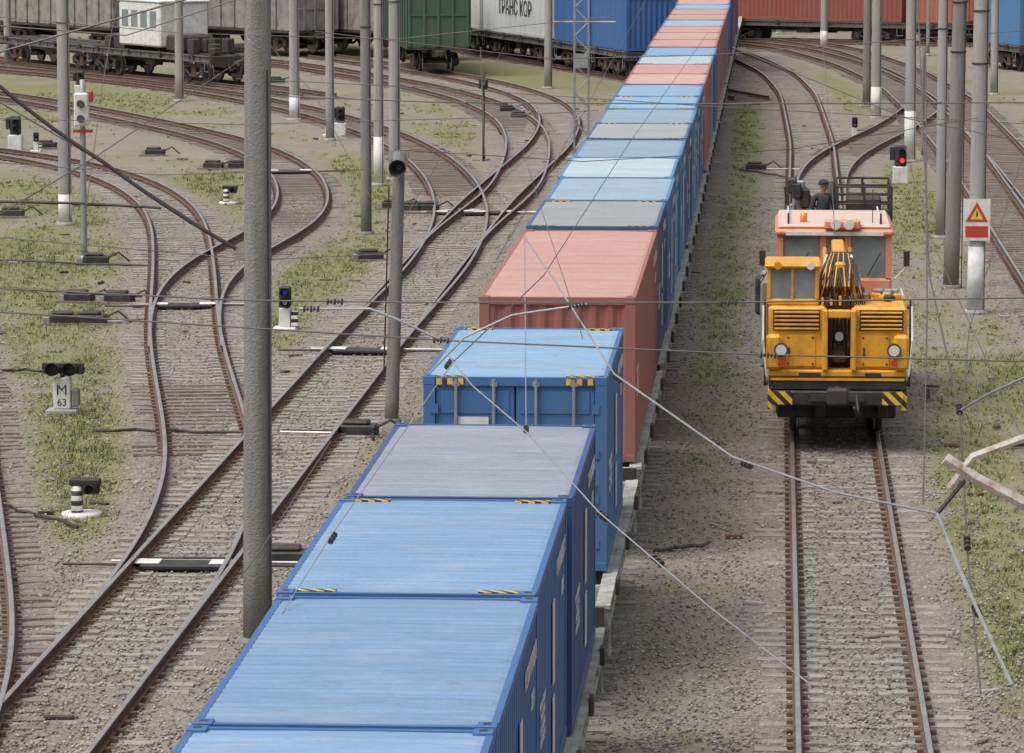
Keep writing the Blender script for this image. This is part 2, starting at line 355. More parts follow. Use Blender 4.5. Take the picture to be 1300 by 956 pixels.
# ------------------------------------------------------------ containers
CM={}
hz=stripes("roof_hazard",(.03,.03,.03),(.8,.5,.04),7,(1,1,0))
def container(col,L=6.06,door=False,H=2.591,stripe=True):
    key=(col,L,door,stripe)
    if key in CM: return CM[key]
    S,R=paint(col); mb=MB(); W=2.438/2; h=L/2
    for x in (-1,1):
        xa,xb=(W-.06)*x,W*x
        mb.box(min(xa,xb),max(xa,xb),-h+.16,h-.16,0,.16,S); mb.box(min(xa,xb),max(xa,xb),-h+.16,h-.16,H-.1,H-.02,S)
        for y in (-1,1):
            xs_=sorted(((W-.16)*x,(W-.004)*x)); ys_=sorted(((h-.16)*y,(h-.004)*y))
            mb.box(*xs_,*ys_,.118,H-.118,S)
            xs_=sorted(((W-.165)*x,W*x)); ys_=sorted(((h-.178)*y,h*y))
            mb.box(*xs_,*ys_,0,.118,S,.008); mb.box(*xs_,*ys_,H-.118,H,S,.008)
            mb.box(xs_[0]+.05,xs_[1]-.05,ys_[0]+.05,ys_[1]-.05,H,H+.002,black)
    for y in (-1,1):
        ys_=sorted(((h-.08)*y,(h-.006)*y)); mb.box(-W+.165,W-.165,*ys_,0,.13,S); mb.box(-W+.165,W-.165,*ys_,H-.125,H-.012,S)
    def corr(a,bb,per,dep):
        out=[]
        n=max(1,round((bb-a)/per)); per=(bb-a)/n
        for i in range(n):
            y=a+i*per; out+=[(y,0),(y+per*.26,0),(y+per*.5,dep),(y+per*.76,dep)]
        out.append((bb,0)); return out
    pr=corr(-h+.16,h-.16,.275,.036)
    for x in (-1,1):
        prev=None
        for y,d in pr:
            r=[mb.av(((W-.012-d)*x,y,.15)),mb.av(((W-.012-d)*x,y,H-.1))]
            if prev: mb.face([prev[0],r[0],r[1],prev[1]],S)
            prev=r
    pe=corr(-W+.16,W-.16,.25,.04)
    for y in (-1,1):
        if door and y==-1: continue
        prev=None
        for x,d in pe:
            r=[mb.av((x,(h-.03-d)*y,.13)),mb.av((x,(h-.03-d)*y,H-.12))]
            if prev: mb.face([prev[0],r[0],r[1],prev[1]],S)
            prev=r
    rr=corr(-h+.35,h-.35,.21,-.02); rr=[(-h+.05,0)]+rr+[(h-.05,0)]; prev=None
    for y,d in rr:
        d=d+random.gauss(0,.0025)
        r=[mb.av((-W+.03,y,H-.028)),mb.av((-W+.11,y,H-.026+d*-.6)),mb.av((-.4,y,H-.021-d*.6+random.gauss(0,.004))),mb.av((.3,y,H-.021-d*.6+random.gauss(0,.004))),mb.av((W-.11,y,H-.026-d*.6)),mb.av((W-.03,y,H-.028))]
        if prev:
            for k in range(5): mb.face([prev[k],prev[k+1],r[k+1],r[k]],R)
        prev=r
    if stripe:
        for x in (-1,1):
            for y in (-1,1):
                xs_=sorted((x*(W-.17),x*(W-.55))); ys_=sorted((y*(h-.09),y*(h-.2))); mb.box(*xs_,*ys_,H-.03,H-.004,hz)
                if door and y==-1: mb.box(*xs_,-h-.002,-h+.02,H-.11,H-.03,hz)
    mb.box(-W+.06,W-.06,-h+.1,h-.1,.02,.1,black)
    if door:
        for x in (-1,1):
            xs_=sorted((x*.012,x*(W-.17))); mb.box(*xs_,-h+.045,-h+.09,.13,H-.125,S)
            for z in range(5):
                za=.25+z*.46; mb.box(xs_[0]+.06,xs_[1]-.06,-h+.03,-h+.045,za,za+.3,S,.012)
            for q in (.28,.78):
                mb.tube([(x*q,-h-.012,.06),(x*q,-h-.012,H-.04)],.022,grey,6)
                for z in (.1,.5,1.1,1.7,H-.1): mb.box(x*q-.045,x*q+.045,-h-.02,-h+.045,z-.03,z+.03,grey)
                mb.box(x*q-.02,x*q+.3,-h-.04,-h-.015,1.05+.1*(q>.5),1.09+.1*(q>.5),grey)
            for z in (.3,.9,1.5,2.1): mb.box(x*(W-.15)-.05,x*(W-.15)+.05,-h-.012,-h+.01,z,z+.12,S)
        mb.box(-.75,-.35,-h+.02,-h+.029,1.9,2.05,white); mb.box(.4,.65,-h+.02,-h+.029,1.2,1.5,white)
    CM[key]=mb.mesh("shipping_container"); return CM[key]
DECK=1.51
def put_container(col,x,y,L=6.06,door=False,z=DECK,rz=0,lab=None,stripe=True):
    o=place(container(col,L,door,stripe=stripe),"shipping_container",(x,y,z),rz)
    if lab:
        wm=white if col!='whitec' else black
        for dx,rot in ((1.219+.002,math.pi/2),(-1.219-.002,-math.pi/2)):
            sg=1 if dx>0 else -1
            text(lab,.26,(dx,(L/2-1.3)*sg,2.1),(math.pi/2,0,rot),wm,o)
            text("22G1",.22,(dx,(L/2-1.0)*sg,1.75),(math.pi/2,0,rot),wm,o)
            text("MAX GR 30480 KG\nTARE 2200 KG\nNET 28280 KG\nCU.CAP 33.2 M3",.12,(dx,(-L/2+1.2)*sg,1.3),(math.pi/2,0,rot),wm,o)
            if L<7:
                c_=MB(); 
                for k,(yy,zz,a,b_) in enumerate(((.2,1.55,.16,.42),(.2,.7,.16,.3))): c_.box(dx-.003 if sg>0 else dx-.006,dx+.006 if sg>0 else dx+.003,yy-a,yy+a,zz-b_,zz+b_,white)
                c_.obj("placard",parent=o)
    return o
def bogie(mb,y):
    for a in (-.925,.925):
        for x in (-1,1):
            mb.tube([(x*.73,y+a,.475),(x*.86,y+a,.475)],.475,dark,20); mb.tube([(x*.70,y+a,.475),(x*.73,y+a,.475)],.50,steel,20)
            mb.box(x*1.0-.13,x*1.0+.13,y+a-.16,y+a+.16,.32,.62,dark,.04)
        mb.tube([(-.86,y+a,.475),(.86,y+a,.475)],.08,dark,8)
    for x in (-1,1):
        mb.tube([(x*1.03,y-1.1,.6),(x*1.03,y-.5,.78),(x*1.03,y+.5,.78),(x*1.03,y+1.1,.6)],.09,dark,6)
        mb.tube([(x*1.03,y-.8,.55),(x*1.03,y-.3,.27),(x*1.03,y+.3,.27),(x*1.03,y+.8,.55)],.07,dark,6)
        for q in (-.15,0,.15): mb.tube([(x*1.03,y+q,.3),(x*1.03,y+q,.7)],.06,rust,6)
    mb.box(-.95,.95,y-.2,y+.2,.45,.85,dark)
def coupler(mb,y,s):
    mb.tube([(0,y,.95),(0,y+s*.55,.95)],.12,dark,8); mb.box(-.2,.2,min(y+s*.5,y+s*.75),max(y+s*.5,y+s*.75),.8,1.1,dark,.04)
    mb.tube([(.35,y,.9),(.38,y+s*.3,.6),(.3,y+s*.6,.75)],.03,rubber,6)
FWC={}
def flatcar_mesh(L,sm=None):
    sm=sm or sill; L=round(L,1)
    if (L,sm.name) in FWC: return FWC[L,sm.name]
    mb=MB(); h=L/2
    for x in (-1,1):
        xs_=sorted((x*1.14,x*1.25)); mb.box(*xs_,-h,h,.98,1.28,sm)
        xs_=sorted((x*1.253,x*1.33)); mb.box(*xs_,-h,h,1.24,1.29,sm)
        xs_=sorted((x*1.253,x*1.32)); mb.box(*xs_,-h,h,.97,1.02,sm)
        xs_=sorted((x*.2,x*.32)); mb.box(*xs_,-h+.2,h-.2,.72,1.2,dark)
        n=int(L/1.0)
        for i in range(n+1):
            y=-h+.05+i*(L-.1)/n; xs_=sorted((x*1.254,x*1.30)); mb.box(*xs_,y-.03,y+.03,1.022,1.238,sm)
        n=int(L/3.03)
        for i in range(n):
            y=-h+(i+.5)*L/n; xs_=sorted((x*1.331,x*1.39)); mb.box(*xs_,y-.12,y+.12,1.12,1.34,dark,.01)
        for y in (-h+.5,h-.5): mb.tube([(x*1.30,y,.98),(x*1.30,y,.55),(x*1.30,y+.35,.55),(x*1.30,y+.35,.98)],.018,grey,6)
    n=int(L/1.5)
    for i in range(n+1):
        y=-h+.1+i*(L-.2)/n; mb.box(-1.14,1.14,y-.07,y+.07,1.0,1.26,sm)
    mb.box(-.55,.55,-h+.3,h-.3,1.2,1.24,dark)
    for y in (-h,h):
        mb.box(-1.25,1.25,y-.08 if y<0 else y,y if y<0 else y+.08,.85,1.27,dark)
    bogie(mb,-h+2.1); bogie(mb,h-2.1); coupler(mb,-h-.08,-1); coupler(mb,h+.08,1)
    mb.tube([(-.9,-1,.75),(-.9,1.2,.75)],.2,dark,12); mb.box(.5,1.0,-.5,.4,.6,.95,dark,.03)
    FWC[L,sm.name]=mb.mesh("flatcar_wagon"); return FWC[L,sm.name]
def flatcar(y0,y1,x=TX): return place(flatcar_mesh(y1-y0),"flatcar_wagon",(x,(y0+y1)/2,.2))
p=6.06/2; pitch=6.15
labs=["TKRU 402118 5","FSCU 718203 4","RZDU 115420 9","CAXU 650037 1","TGHU 209984 6"]
for i,(y,c) in enumerate([(27.85+p-6.15,'blue'),(27.95+p,'blue'),(34.1+p,'blue'),(40.32+p,'blue'),(46.5+p,'navy')]):
    put_container(c,TX+random.gauss(0,.015),y,lab=labs[i],stripe=(i in (0,3)))
flatcar(14.0,33.6); flatcar(34.6,53.2)
put_container('blue2',TX-.03,57.3+p,door=True,lab=labs[2]); flatcar(54.8,66.0)
put_container('red',TX,67.75+6.1,L=12.19,lab=labs[3],stripe=False); flatcar(67.4,80.1)
y=80.75; cols=['grey','sky','cyan','sky','grey','sky','blue2','blue2','pink','red','cyan','blue','red','pink','red','sky','red','pink','blue2','red','navy','red','blue','red2','blue']
for i,c in enumerate(cols):
    put_container(c,TX+random.gauss(0,.02),y+p,stripe=(i in (0,4,6,10)),lab=labs[i%5] if i<8 else None); y+=pitch
    if i%4==3: y+=.35
    if i%4==0: flatcar(y-pitch-.05+.5,y+3*pitch-.3)
# ------------------------------------------------------------ background rolling stock
def along(nm,s):
    p=TP[nm]; i=int(max(0,min(len(p)-2,s/.55))); d=(p[i+1]-p[i]).normalized(); return p[i],math.atan2(d.y,d.x)-math.pi/2
def slen(nm,pxx,pyy):
    q=G(pxx,pyy,.2); return .55*min(range(len(TP[nm])),key=lambda i:(TP[nm][i]-Vector((q.x,q.y))).length)
def boxcar(col,roofc,L=13.8,H=2.9,open_=False):
    mb=MB(); h=L/2; W=1.5
    mb.box(-.3,.3,-h,h,.75,1.1,dark); mb.box(-W-.03,W+.03,-h,h,1.1,1.25,dark)
    z0,z1=1.25,1.25+H
    if not open_: mb.box(-W,W,-h,h,z0,z1,col)
    else:
        for x in (-1,1):
            xs_=sorted((x*W,x*(W-.06))); mb.box(*xs_,-h,h,z0,z1,col)
        for yy in (-1,1):
            ys_=sorted((yy*h,yy*(h-.06))); mb.box(-W+.06,W-.06,*ys_,z0,z1-.01,col)
        mb.box(-W+.06,W-.06,-h+.06,h-.06,z0,z0+.05,dark)
    n=10
    for i in range(n+1):
        y=-h+.08+i*(L-.16)/n
        for x in (-1,1):
            xs_=sorted((x*(W+.002),x*(W+.1))); mb.box(*xs_,y-.07,y+.07,z0,z1-.02,col,.02)
    for yy in (-1,1):
        for x in (-1.43,-.7,0,.7,1.43):
            ys_=sorted((yy*(h+.002),yy*(h+.09))); mb.box(x-.06,x+.06,*ys_,z0,z1-.02,col,.02)
        ys_=sorted((yy*(h+.002),yy*(h+.06))); mb.box(-1.36,1.36,*ys_,z0+H*.5,z0+H*.5+.12,col)
    for x in (-1,1):
        xs_=sorted((x*(W-.04),x*(W+.13))); mb.box(*xs_,-h-.02,h+.02,z1-.015,z1+.1,col)
    if not open_:
        pts=[(math.sin(a)*1.55,z1+.1+.38*(math.cos(a)-math.cos(1.2))/(1-math.cos(1.2))) for a in np.linspace(-1.2,1.2,9)]
        for k in range(8):
            mb.poly([(pts[k][0],-h,pts[k][1]),(pts[k+1][0],-h,pts[k+1][1]),(pts[k+1][0],h,pts[k+1][1]),(pts[k][0],h,pts[k][1])],roofc)
        for yy in (-h,h): mb.poly([(a,yy,b_) for a,b_ in pts],col)
        for x in (-1,1):
            xs_=sorted((x*(W+.105),x*(W+.15))); mb.box(*xs_,-1.3,1.3,z0+.1,z1-.2,col)
    bogie(mb,-h+2.2); bogie(mb,h-2.2); coupler(mb,-h,-1); coupler(mb,h,1)
    return mb
green=M("boxcar_green",(.06,.125,.09),.8,0,(.12,.12,.09),.7,1.5,bump=0); pale=M("wagon_pale",(.30,.285,.27),.8,0,(.15,.115,.09),1.0,1.5,bump=0); brownw=M("wagon_brown",(.2,.08,.06),.8,0,(.12,.1,.08),.6,2,bump=0)
GON=boxcar(pale,pale,H=2.2,open_=True).mesh("gondola_wagon")
def logs():
    mb=MB()
    for x in range(9):
        for lay in range(3):
            for y in (-3.2,3.2):
                X=-1.2+x*.3; r=random.uniform(.11,.15); mb.tube([(X,y-2.9,2.9+lay*.27),(X+random.gauss(0,.03),y+2.9,2.9+lay*.27)],r,pale,6)
    for x in (-1,1):
        for y in np.arange(-6,6.1,1.5): mb.box(x*1.4-.05,x*1.4+.05,y-.06,y+.06,1.3,4.3,dark)
    return mb
for a,b_ in ((-20,44),(95,58),(205,52),(310,62),(400,56),(470,66)):
    q=G(a,b_,.2); o=place(GON,"gondola_wagon",(q.x,q.y,.2),math.radians(random.choice([38,40,42])))
    logs().obj("log_load",parent=o)
q=G(541,92,.2); boxcar(green,green,L=13.8,H=3.0).obj("boxcar_wagon",(q.x-.6,q.y+7,.2),math.radians(10))
for a in (70,250):
    s_=slen('B1',a,97 if a==250 else 84); q,r_=along('B1',s_); place(flatcar_mesh(13.4,sillD),"flatcar_wagon",(q.x,q.y,.2),r_)
mb=MB(); mb.box(-1.3,1.3,-2.2,2.2,1.5,3.6,white,.08); mb.box(-1.35,1.35,-2.3,2.3,3.6,3.72,white,.04)
for y_ in (-1.5,-.5,.5,1.5):
    for x_ in (-1,1): xs_=sorted((x_*1.301,x_*1.315)); mb.box(*xs_,y_-.33,y_+.33,2.4,3.2,glass)
mb.box(-.8,.8,-2.215,-2.201,2.4,3.2,glass); mb.box(-1,1,-3.4,-2.2,1.3,1.9,dark); mb.box(-1,1,2.2,3.4,1.3,2.1,dark,.1)
for k in range(14):
    y_=random.choice([-1,1])*random.uniform(3.5,6); x_=random.uniform(-1,1); mb.box(x_-.2,x_+.2,y_-.3,y_+.3,1.3,1.3+random.uniform(.2,.7),random.choice([dark,dark,grey,black]),.04)
s_=slen('B1',235,96); q,r_=along('B1',s_); mb.obj("service_cabin",(q.x,q.y,.2),r_)
s0=slen('B3',560,56)
for i,(c,L) in enumerate([('whitec',12.19),('whitec',12.19),('blue',6.06),('blue',6.06),('blue',6.06),('navy',6.06)]):
    q,r_=along('B3',s0+L/2)
    if q.x+abs(math.sin(r_))*L/2+abs(math.cos(r_))*1.25>TX-1.45: break
    o=put_container(c,q.x,q.y,L=L,rz=r_,stripe=False)
    if c=='whitec':
        text("ТРАНС КОР",1.1,(1.225,0,1.0),(math.pi/2,0,math.pi/2),black,o); text("ТРАНС КОР",1.1,(-1.225,0,1.0),(math.pi/2,0,-math.pi/2),black,o)
    place(flatcar_mesh(L+.6 if L>7 else 6.4,sillD),"flatcar_wagon",(q.x,q.y,.2),r_); s0+=L+(.9 if L>7 else .5)
s0=slen('B4',925,47)
for i in range(6):
    q,r_=along('B4',s0+6.1); put_container(['red2','orangec','orangec','red2','orangec','red'][i],q.x,q.y+1,L=12.19,rz=r_,stripe=False,z=1.31)
    place(flatcar_mesh(12.7,sillD),"flatcar_wagon",(q.x,q.y+1,.0),r_); s0+=12.75
BCM=boxcar(brownw,brownw,H=2.8).mesh("boxcar_wagon")
for i in range(5):
    q,_=along('B4',slen('B4',960+i*80,47)); place(BCM,"boxcar_wagon",(-1+i*14.9,q.y+16,.2),math.pi/2)
q=G(1290,86,.2); put_container('sky',q.x+.4,q.y+3,rz=.3,stripe=False,z=1.31); place(flatcar_mesh(6.4,sillD),"flatcar_wagon",(q.x+.4,q.y+3,0),.3)
# ------------------------------------------------------------ poles
def pole(name,bx,by,r0,r1,h,mat=conc,wb=0,lean=0,extra=None,n=16,fit=True):
    q=G(bx,by); mb=MB()
    k=10; pts=[(lean*i/k,0,h*i/k-.05) for i in range(k+1)]; rs=[r0+(r1-r0)*i/k for i in range(k+1)]
    mb.tube(pts,rs,mat,n)
    mb.tube([(0,0,-.05),(0,0,.08)],[r0*1.5,r0*1.3],mat,n)
    if wb: mb.tube([(0,0,.09),(lean*wb/h,0,wb)],[r0+.006,r0+(r1-r0)*wb/h+.006],white,n)
    if h>10: 
        if fit:
            for z in (5.95,7.2): mb.tube([(lean*z/h,0,z),(lean*z/h,0,z+.04)],r0+.006,dark,n)
        mb.tube([(lean*.4+r0*.8,-r0*.7,0),(lean*.6+r0*.75,-r0*.65,8)],.012,rubber,5)
    if extra: extra(mb)
    return mb.obj(name,(q.x,q.y,0))
pole("concrete_catenary_pole",327,815,.205,.175,12.5,concD,lean=.09,n=24,fit=False)
def horn(mb):
    mb.tube([(.17,-.1,4.95),(.17,-.42,4.95)],[.05,.17],dark,14,False); mb.tube([(.17,.1,4.95),(.17,-.1,4.95)],.06,dark,10)
    mb.box(.0,.34,-.02,.16,5.1,5.28,grey); mb.tube([(-.13,-.15,1),(-.02,-.15,4.6)],.015,rubber,6)
pole("loudspeaker_post",497,536,.135,.115,5.3,concD,lean=.17,extra=horn)
pole("concrete_catenary_pole",83,285,.2,.17,12,conc,wb=.9)
pole("concrete_catenary_pole",465,297,.16,.14,12,concD)
pole("concrete_catenary_pole",481,235,.17,.14,12,conc,wb=1.6)
pole("concrete_catenary_pole",501,228,.2,.17,12,conc)
pole("concrete_catenary_pole",419,178,.17,.15,12,conc)
pole("concrete_catenary_pole",374,152,.22,.18,12,conc,wb=1)
pole("concrete_catenary_pole",228,128,.2,.17,12,conc)
pole("concrete_catenary_pole",696,112,.19,.15,12,conc)
pole("concrete_catenary_pole",1194,302,.15,.13,12,conc)
pole("concrete_catenary_pole",1207,365,.2,.16,12,concD,lean=.25)
def sign(mb):
    mb.box(-.32,.32,-.225,-.205,1.75,2.75,white); mb.poly([(-.27,-.23,2.2),(.27,-.23,2.2),(0,-.23,2.68)],redP); mb.poly([(-.15,-.234,2.26),(.15,-.234,2.26),(0,-.234,2.54)],M("sign_yellow",(.8,.6,.1),bump=0))
    mb.box(-.27,.27,-.23,-.226,1.83,2.1,redP); mb.poly([(-.03,-.238,2.3),(.03,-.238,2.36),(0,-.238,2.5)],black)
pole("concrete_catenary_pole",1238,397,.2,.17,12,conc,wb=1.6,lean=.1,extra=sign)
pole("concrete_catenary_pole",1155,205,.2,.17,12,conc,wb=1.8)
pole("concrete_catenary_pole",1112,150,.21,.17,12,conc,wb=1.3)
pole("concrete_catenary_pole",1100,135,.17,.15,12,concD)
pole("concrete_catenary_pole",1046,62,.2,.17,12,conc,wb=1)
pole("concrete_catenary_pole",990,42,.2,.17,12,conc)
pole("concrete_catenary_pole",10,80,.2,.17,12,conc)
pole("concrete_catenary_pole",1262,120,.18,.15,12,conc)
pole("steel_post",1171,200,.06,.05,4.0,concD,n=10)
pole("steel_post",1178,70,.1,.08,9,grey,n=10)
def heads(mb):
    mb.box(-.16,.16,-.2,.02,2.6,2.95,black,.03); mb.tube([(0,-.2,2.77),(0,-.34,2.8)],.1,black,10)
pole("steel_post",614,205,.05,.045,3.2,dark,n=10,extra=heads)
def sigmast(mb):
    mb.box(-.2,.2,-.28,-.05,3.6,4.5,white,.04)
    for z in (3.8,4.2): mb.tube([(0,-.28,z),(0,-.42,z+.02)],.1,black,12)
    mb.box(-.26,.26,-.1,.1,3.42,3.5,redP); mb.box(.12,.3,-.2,.0,4.25,4.55,redP,.03)
pole("signal_mast",107,328,.09,.07,4.9,grey,extra=sigmast,n=12)
q=G(738,208); mb=MB()
for x in (-.25,.25):
    for y in (-.2,.2): mb.box(x-.03,x+.03,y-.03,y+.03,0,12,grey)
for i in range(24):
    z=i*.5; s_=1 if i%2 else -1
    for y in (-.2,.2): mb.tube([(-.25*s_,y,z),(.25*s_,y,z+.5)],.022,grey,5)
    for x in (-.25,.25): mb.tube([(x,-.2*s_,z),(x,.2*s_,z+.5)],.022,grey,5)
mb.box(-.5,.5,-.4,.4,-.05,.25,conc); mb.box(-.25,.25,-.35,-.3,3.4,3.9,grey)
mb.tube([(-1.0,0,5),(1.2,0,5)],.04,grey,6)
mb.obj("lattice_mast",(q.x,q.y,0))
# ------------------------------------------------------------ small trackside objects
def dwarf(bx,by,kind,s=1.0,rz=0):
    q=G(bx,by); mb=MB()
    if kind=='M':
        mb.box(-.32,.32,-.2,.2,-.05,.1,conc,.03); mb.box(-.17,.17,-.12,.12,.1,.72,white,.02); mb.box(.19,.33,-.12,.12,.15,.5,concD,.02)
        mb.tube([(0,0,.7),(0,0,.8)],.05,black,8)
        for x in (-.17,.17): mb.tube([(x,.08,.88),(x,-.1,.88)],.125,black,14); mb.tube([(x,-.1,.88),(x,-.3,.9)],[.12,.13],black,14,False); mb.tube([(x,-.1,.88),(x,-.12,.88)],.085,dark,12)
        mb.box(-.42,.42,.05,.1,.78,1.0,black,.02)
    elif kind=='V':
        mb.box(-.28,.28,-.25,.25,-.05,.06,white,.03); mb.box(-.13,.13,-.12,.12,.06,.5,white,.02); mb.box(.15,.3,-.1,.1,.06,.42,bw)
        mb.box(-.14,.14,-.05,.12,.5,1.0,black,.04)
        for i,z in enumerate((.63,.86)): mb.tube([(0,-.05,z),(0,-.2,z+.015)],[.085,.1],black,12,False); mb.tube([(0,-.05,z),(0,-.06,z)],.06,blueL if i else lampg,12)
    elif kind=='B':
        mb.tube([(0,0,-.04),(0,0,.05)],.34,white,18); mb.tube([(-.08,0,.05),(-.08,0,.5)],.1,bw,14); mb.box(-.2,.32,-.1,.12,.5,.62,black,.02); mb.box(.02,.3,-.1,.14,.36,.56,black,.03)
        mb.tube([(.16,-.1,.45),(.16,-.25,.46)],.08,black,12,False)
    else:
        mb.box(-.26,.26,-.22,.22,-.05,.55,white,.03); mb.box(-.2,.2,-.1,.14,.55,1.25,black,.05)
        for i,z in enumerate((.75,1.02)): mb.tube([(.05,-.1,z),(.05,-.25,z+.015)],[.095,.11],black,12,False); mb.tube([(.05,-.1,z),(.05,-.115,z)],.075,redL if (i==0 and kind=='R') else dark,12)
        mb.box(-.36,-.2,-.06,.1,.75,1.2,black,.03)
    o=mb.obj("dwarf_signal",(q.x,q.y,0),rz); o.scale=(s,s,s)
    if kind=='M': text("M",.3,(0,-.123,.38),(math.pi/2,0,0),black,o); text("63",.2,(0,-.123,.17),(math.pi/2,0,0),black,o)
dwarf(80,525,'M'); dwarf(362,418,'V'); dwarf(104,654,'B'); dwarf(1143,232,'R'); dwarf(20,190,'W'); dwarf(432,172,'W',.9); dwarf(1085,175,'V',.8); dwarf(290,258,'B',.9); dwarf(46,192,'V',.7); dwarf(102,122,'R',.9); dwarf(416,172,'V',.7)
def machine(bx,by,rz=0,rod=None):
    q=G(bx,by); mb=MB(); mb.box(-.35,.35,-.22,.22,0,.22,black,.03); mb.box(-.3,.2,-.18,.18,.22,.3,dark,.03); mb.box(-.5,-.35,-.1,.1,.02,.15,grey); mb.tube([(.3,0,.15),(.6,.1,.3),(.9,.1,.05)],.03,rubber,6)
    mb.box(-.55,.5,-.3,-.24,-.02,.04,sleeperW)
    if rod: mb.tube([(0,-.1,.06),(rod,-.1,.06)],.022,steel,6); mb.tube([(0,.1,.07),(rod,.1,.07)],.018,dark,6)
    mb.obj("point_machine",(q.x,q.y,0),rz)
for a,b_,r_ in ((82,411,2.1),(117,411,0),(101,383,0),(152,384,0),(16,275,0),(272,214,0),(302,214,0),(543,268,1.6),(122,335,0),(197,197,0),(456,553,-1.5),(366,716,-2.2),(660,150,0),(645,142,0),(960,216,1.5),(235,112,0),(60,188,0),(352,105,0),(520,268,0),(470,330,0),(500,265,0)): machine(a,b_,random.gauss(0,.1),r_)
def board(nm,s):
    q,r_=along(nm,s); mb=MB()
    mb.box(-.68,.68,-.28,.28,.04,.12,black,.02)
    for x in (-.62,.62): mb.box(x-.16 if x<0 else x-.24,x+.24 if x<0 else x+.16,-.2,.2,.12,.145,white,.01)
    mb.tube([(-1.9,.0,.08),(1.9,0,.08)],.022,dark,6); mb.tube([(-1.2,.35,.08),(1.9,.35,.08)],.02,steel,6)
    mb.obj("switch_stretcher_cover",(q.x,q.y,.0),r_)
board('L2',slen('L2',250,706)); board('L3',slen('L3',235,382)); board('L2',slen('L2',462,437)); board('L3b',slen('L3b',368,213)); board('L4',slen('L4',588,265)); board('L5',slen('L5',630,265))
mb=MB()
for (a,b_,c_,d_) in ((0,470,60,470),(0,256,170,262),(0,365,180,376),(440,540,475,555),(940,215,1000,225),(0,640,100,668),(0,330,200,338),(120,545,330,548),(830,700,900,690)):
    A=G(a,b_,.05);B_=G(c_,d_,.05); mb.tube([A.lerp(B_,t/8)+Vector((0,random.gauss(0,.12),0)) for t in range(9)],.03,rubber,6)
mb.obj("ground_cables")
mb=MB()
for k in range(420):
    Yq=random.uniform(50,190); Xq=random.uniform(-.26*Yq,.07*Yq); dt=KD.find((Xq,Yq,0))[2]
    if abs(dt-.8)<.25: continue
    mb.T=Matrix.Translation((Xq,Yq,.0))@Matrix.Rotation(random.uniform(0,3.1),4,'Z')
    a=random.uniform(.03,.2); b_=random.uniform(.02,.06); mb.box(-a,a,-b_,b_,0,random.uniform(.03,.07),random.choice([dark,sleeperW,sleeperM,conc,rust]),.01)
mb.obj("trackside_debris")
# ------------------------------------------------------------ overhead wires
def wire(name,pts,r=.009,mat=wireM,sag=0,ins=[]):
    mb=MB(); W=[P(*p_) for p_ in pts]; out=[]
    for i in range(len(W)-1):
        for t in range(6): 
            q=W[i].lerp(W[i+1],t/6); q.z-=sag*4*(t/6)*(1-t/6); out.append(q)
    out.append(W[-1]); mb.tube(out,r,mat,6)
    for k in ins:
        c=P(*k[:3]); i=min(range(len(out)-1),key=lambda i:(out[i]-c).length); d=(out[i+1]-out[i]).normalized()
        for j in range(-2,3): mb.tube([c+d*(j*.035-.01),c+d*(j*.035+.01)],.032 if j%2==0 else .02,dark,10)
    mb.obj(name)
wire("cross_span_wire",[(-300,350,43),(0,366,43),(300,381,43),(520,384,43),(925,384,43),(1300,378,43),(1600,370,43)],.009,ins=[(425,383,43),(925,384,43)])
wire("cross_span_wire",[(-300,375,44),(0,396,44),(560,432,44),(960,450,44),(1300,459,44),(1600,462,44)],.009,ins=[(975,451,44),(560,432,44)])
wire("cross_span_wire",[(300,120,95),(560,130,95),(900,132,95),(1350,130,95)],.016,ins=[(640,131,95),(1190,131,95),(960,132,95)])
wire("cross_span_wire",[(300,100,97),(560,112,97),(900,135,97),(1350,160,97)],.010)
wire("cross_span_wire",[(400,40,140),(700,75,140),(900,70,140),(1350,35,140)],.015)
wire("cross_span_wire",[(-20,150,90),(300,158,90),(600,150,90),(760,140,90)],.010)
wire("cross_span_wire",[(930,60,120),(1150,150,100),(1350,190,95)],.012)
wire("cross_span_wire",[(-20,20,120),(230,42,120),(500,50,120),(780,20,120)],.012)
wire("cross_span_wire",[(-20,205,75),(200,222,75),(470,215,75)],.008)
wire("cross_span_wire",[(-20,300,60),(330,330,60),(500,322,60)],.007)
wire("cross_span_wire",[(500,190,70),(740,205,75),(1000,190,80),(1240,150,90)],.008)
wire("feeder_cable",[(-60,70,44),(0,110,44),(130,205,44),(300,316,44)],.022,rubber,.03)
wire("feeder_cable",[(-60,100,46),(0,130,46),(120,200,46),(262,292,46)],.009)
wire("feeder_cable",[(-40,80,45),(0,66,45),(240,-2,45)],.012)
wire("feeder_cable",[(-40,30,60),(160,45,60),(330,-10,60)],.010)
wire("feeder_cable",[(0,256,60),(100,258,60),(205,264,60)],.02,rubber)
wire("catenary_wire",[(665,300,46),(700,350,45),(780,475,43),(930,580,40),(1060,625,38),(1190,652,36),(1240,770,34),(1290,880,32)],.010,grey,ins=[(785,480,43),(948,590,40)])
wire("catenary_wire",[(560,440,44),(600,490,43),(668,548,42),(760,650,40),(900,770,38),(1030,870,36)],.007,grey,ins=[(835,712,39),(765,655,40)])
wire("catenary_wire",[(668,548,46),(666,300,60)],.006,grey,ins=[(668,545,46)])
wire("catenary_wire",[(575,460,45),(420,680,41),(310,855,38)],.006,grey,ins=[(570,462,45),(422,683,41),(312,850,38)])
wire("catenary_wire",[(575,460,45),(690,350,52),(800,180,80),(900,40,140)],.007)
wire("catenary_wire",[(420,560,40),(330,700,36),(180,900,30)],.006)
wire("catenary_wire",[(630,330,60),(700,215,80),(770,90,110),(820,0,150)],.008)
wire("catenary_wire",[(610,60,100),(616,200,95)],.01)
wire("catenary_wire",[(500,300,60),(560,200,80),(640,60,120)],.007)
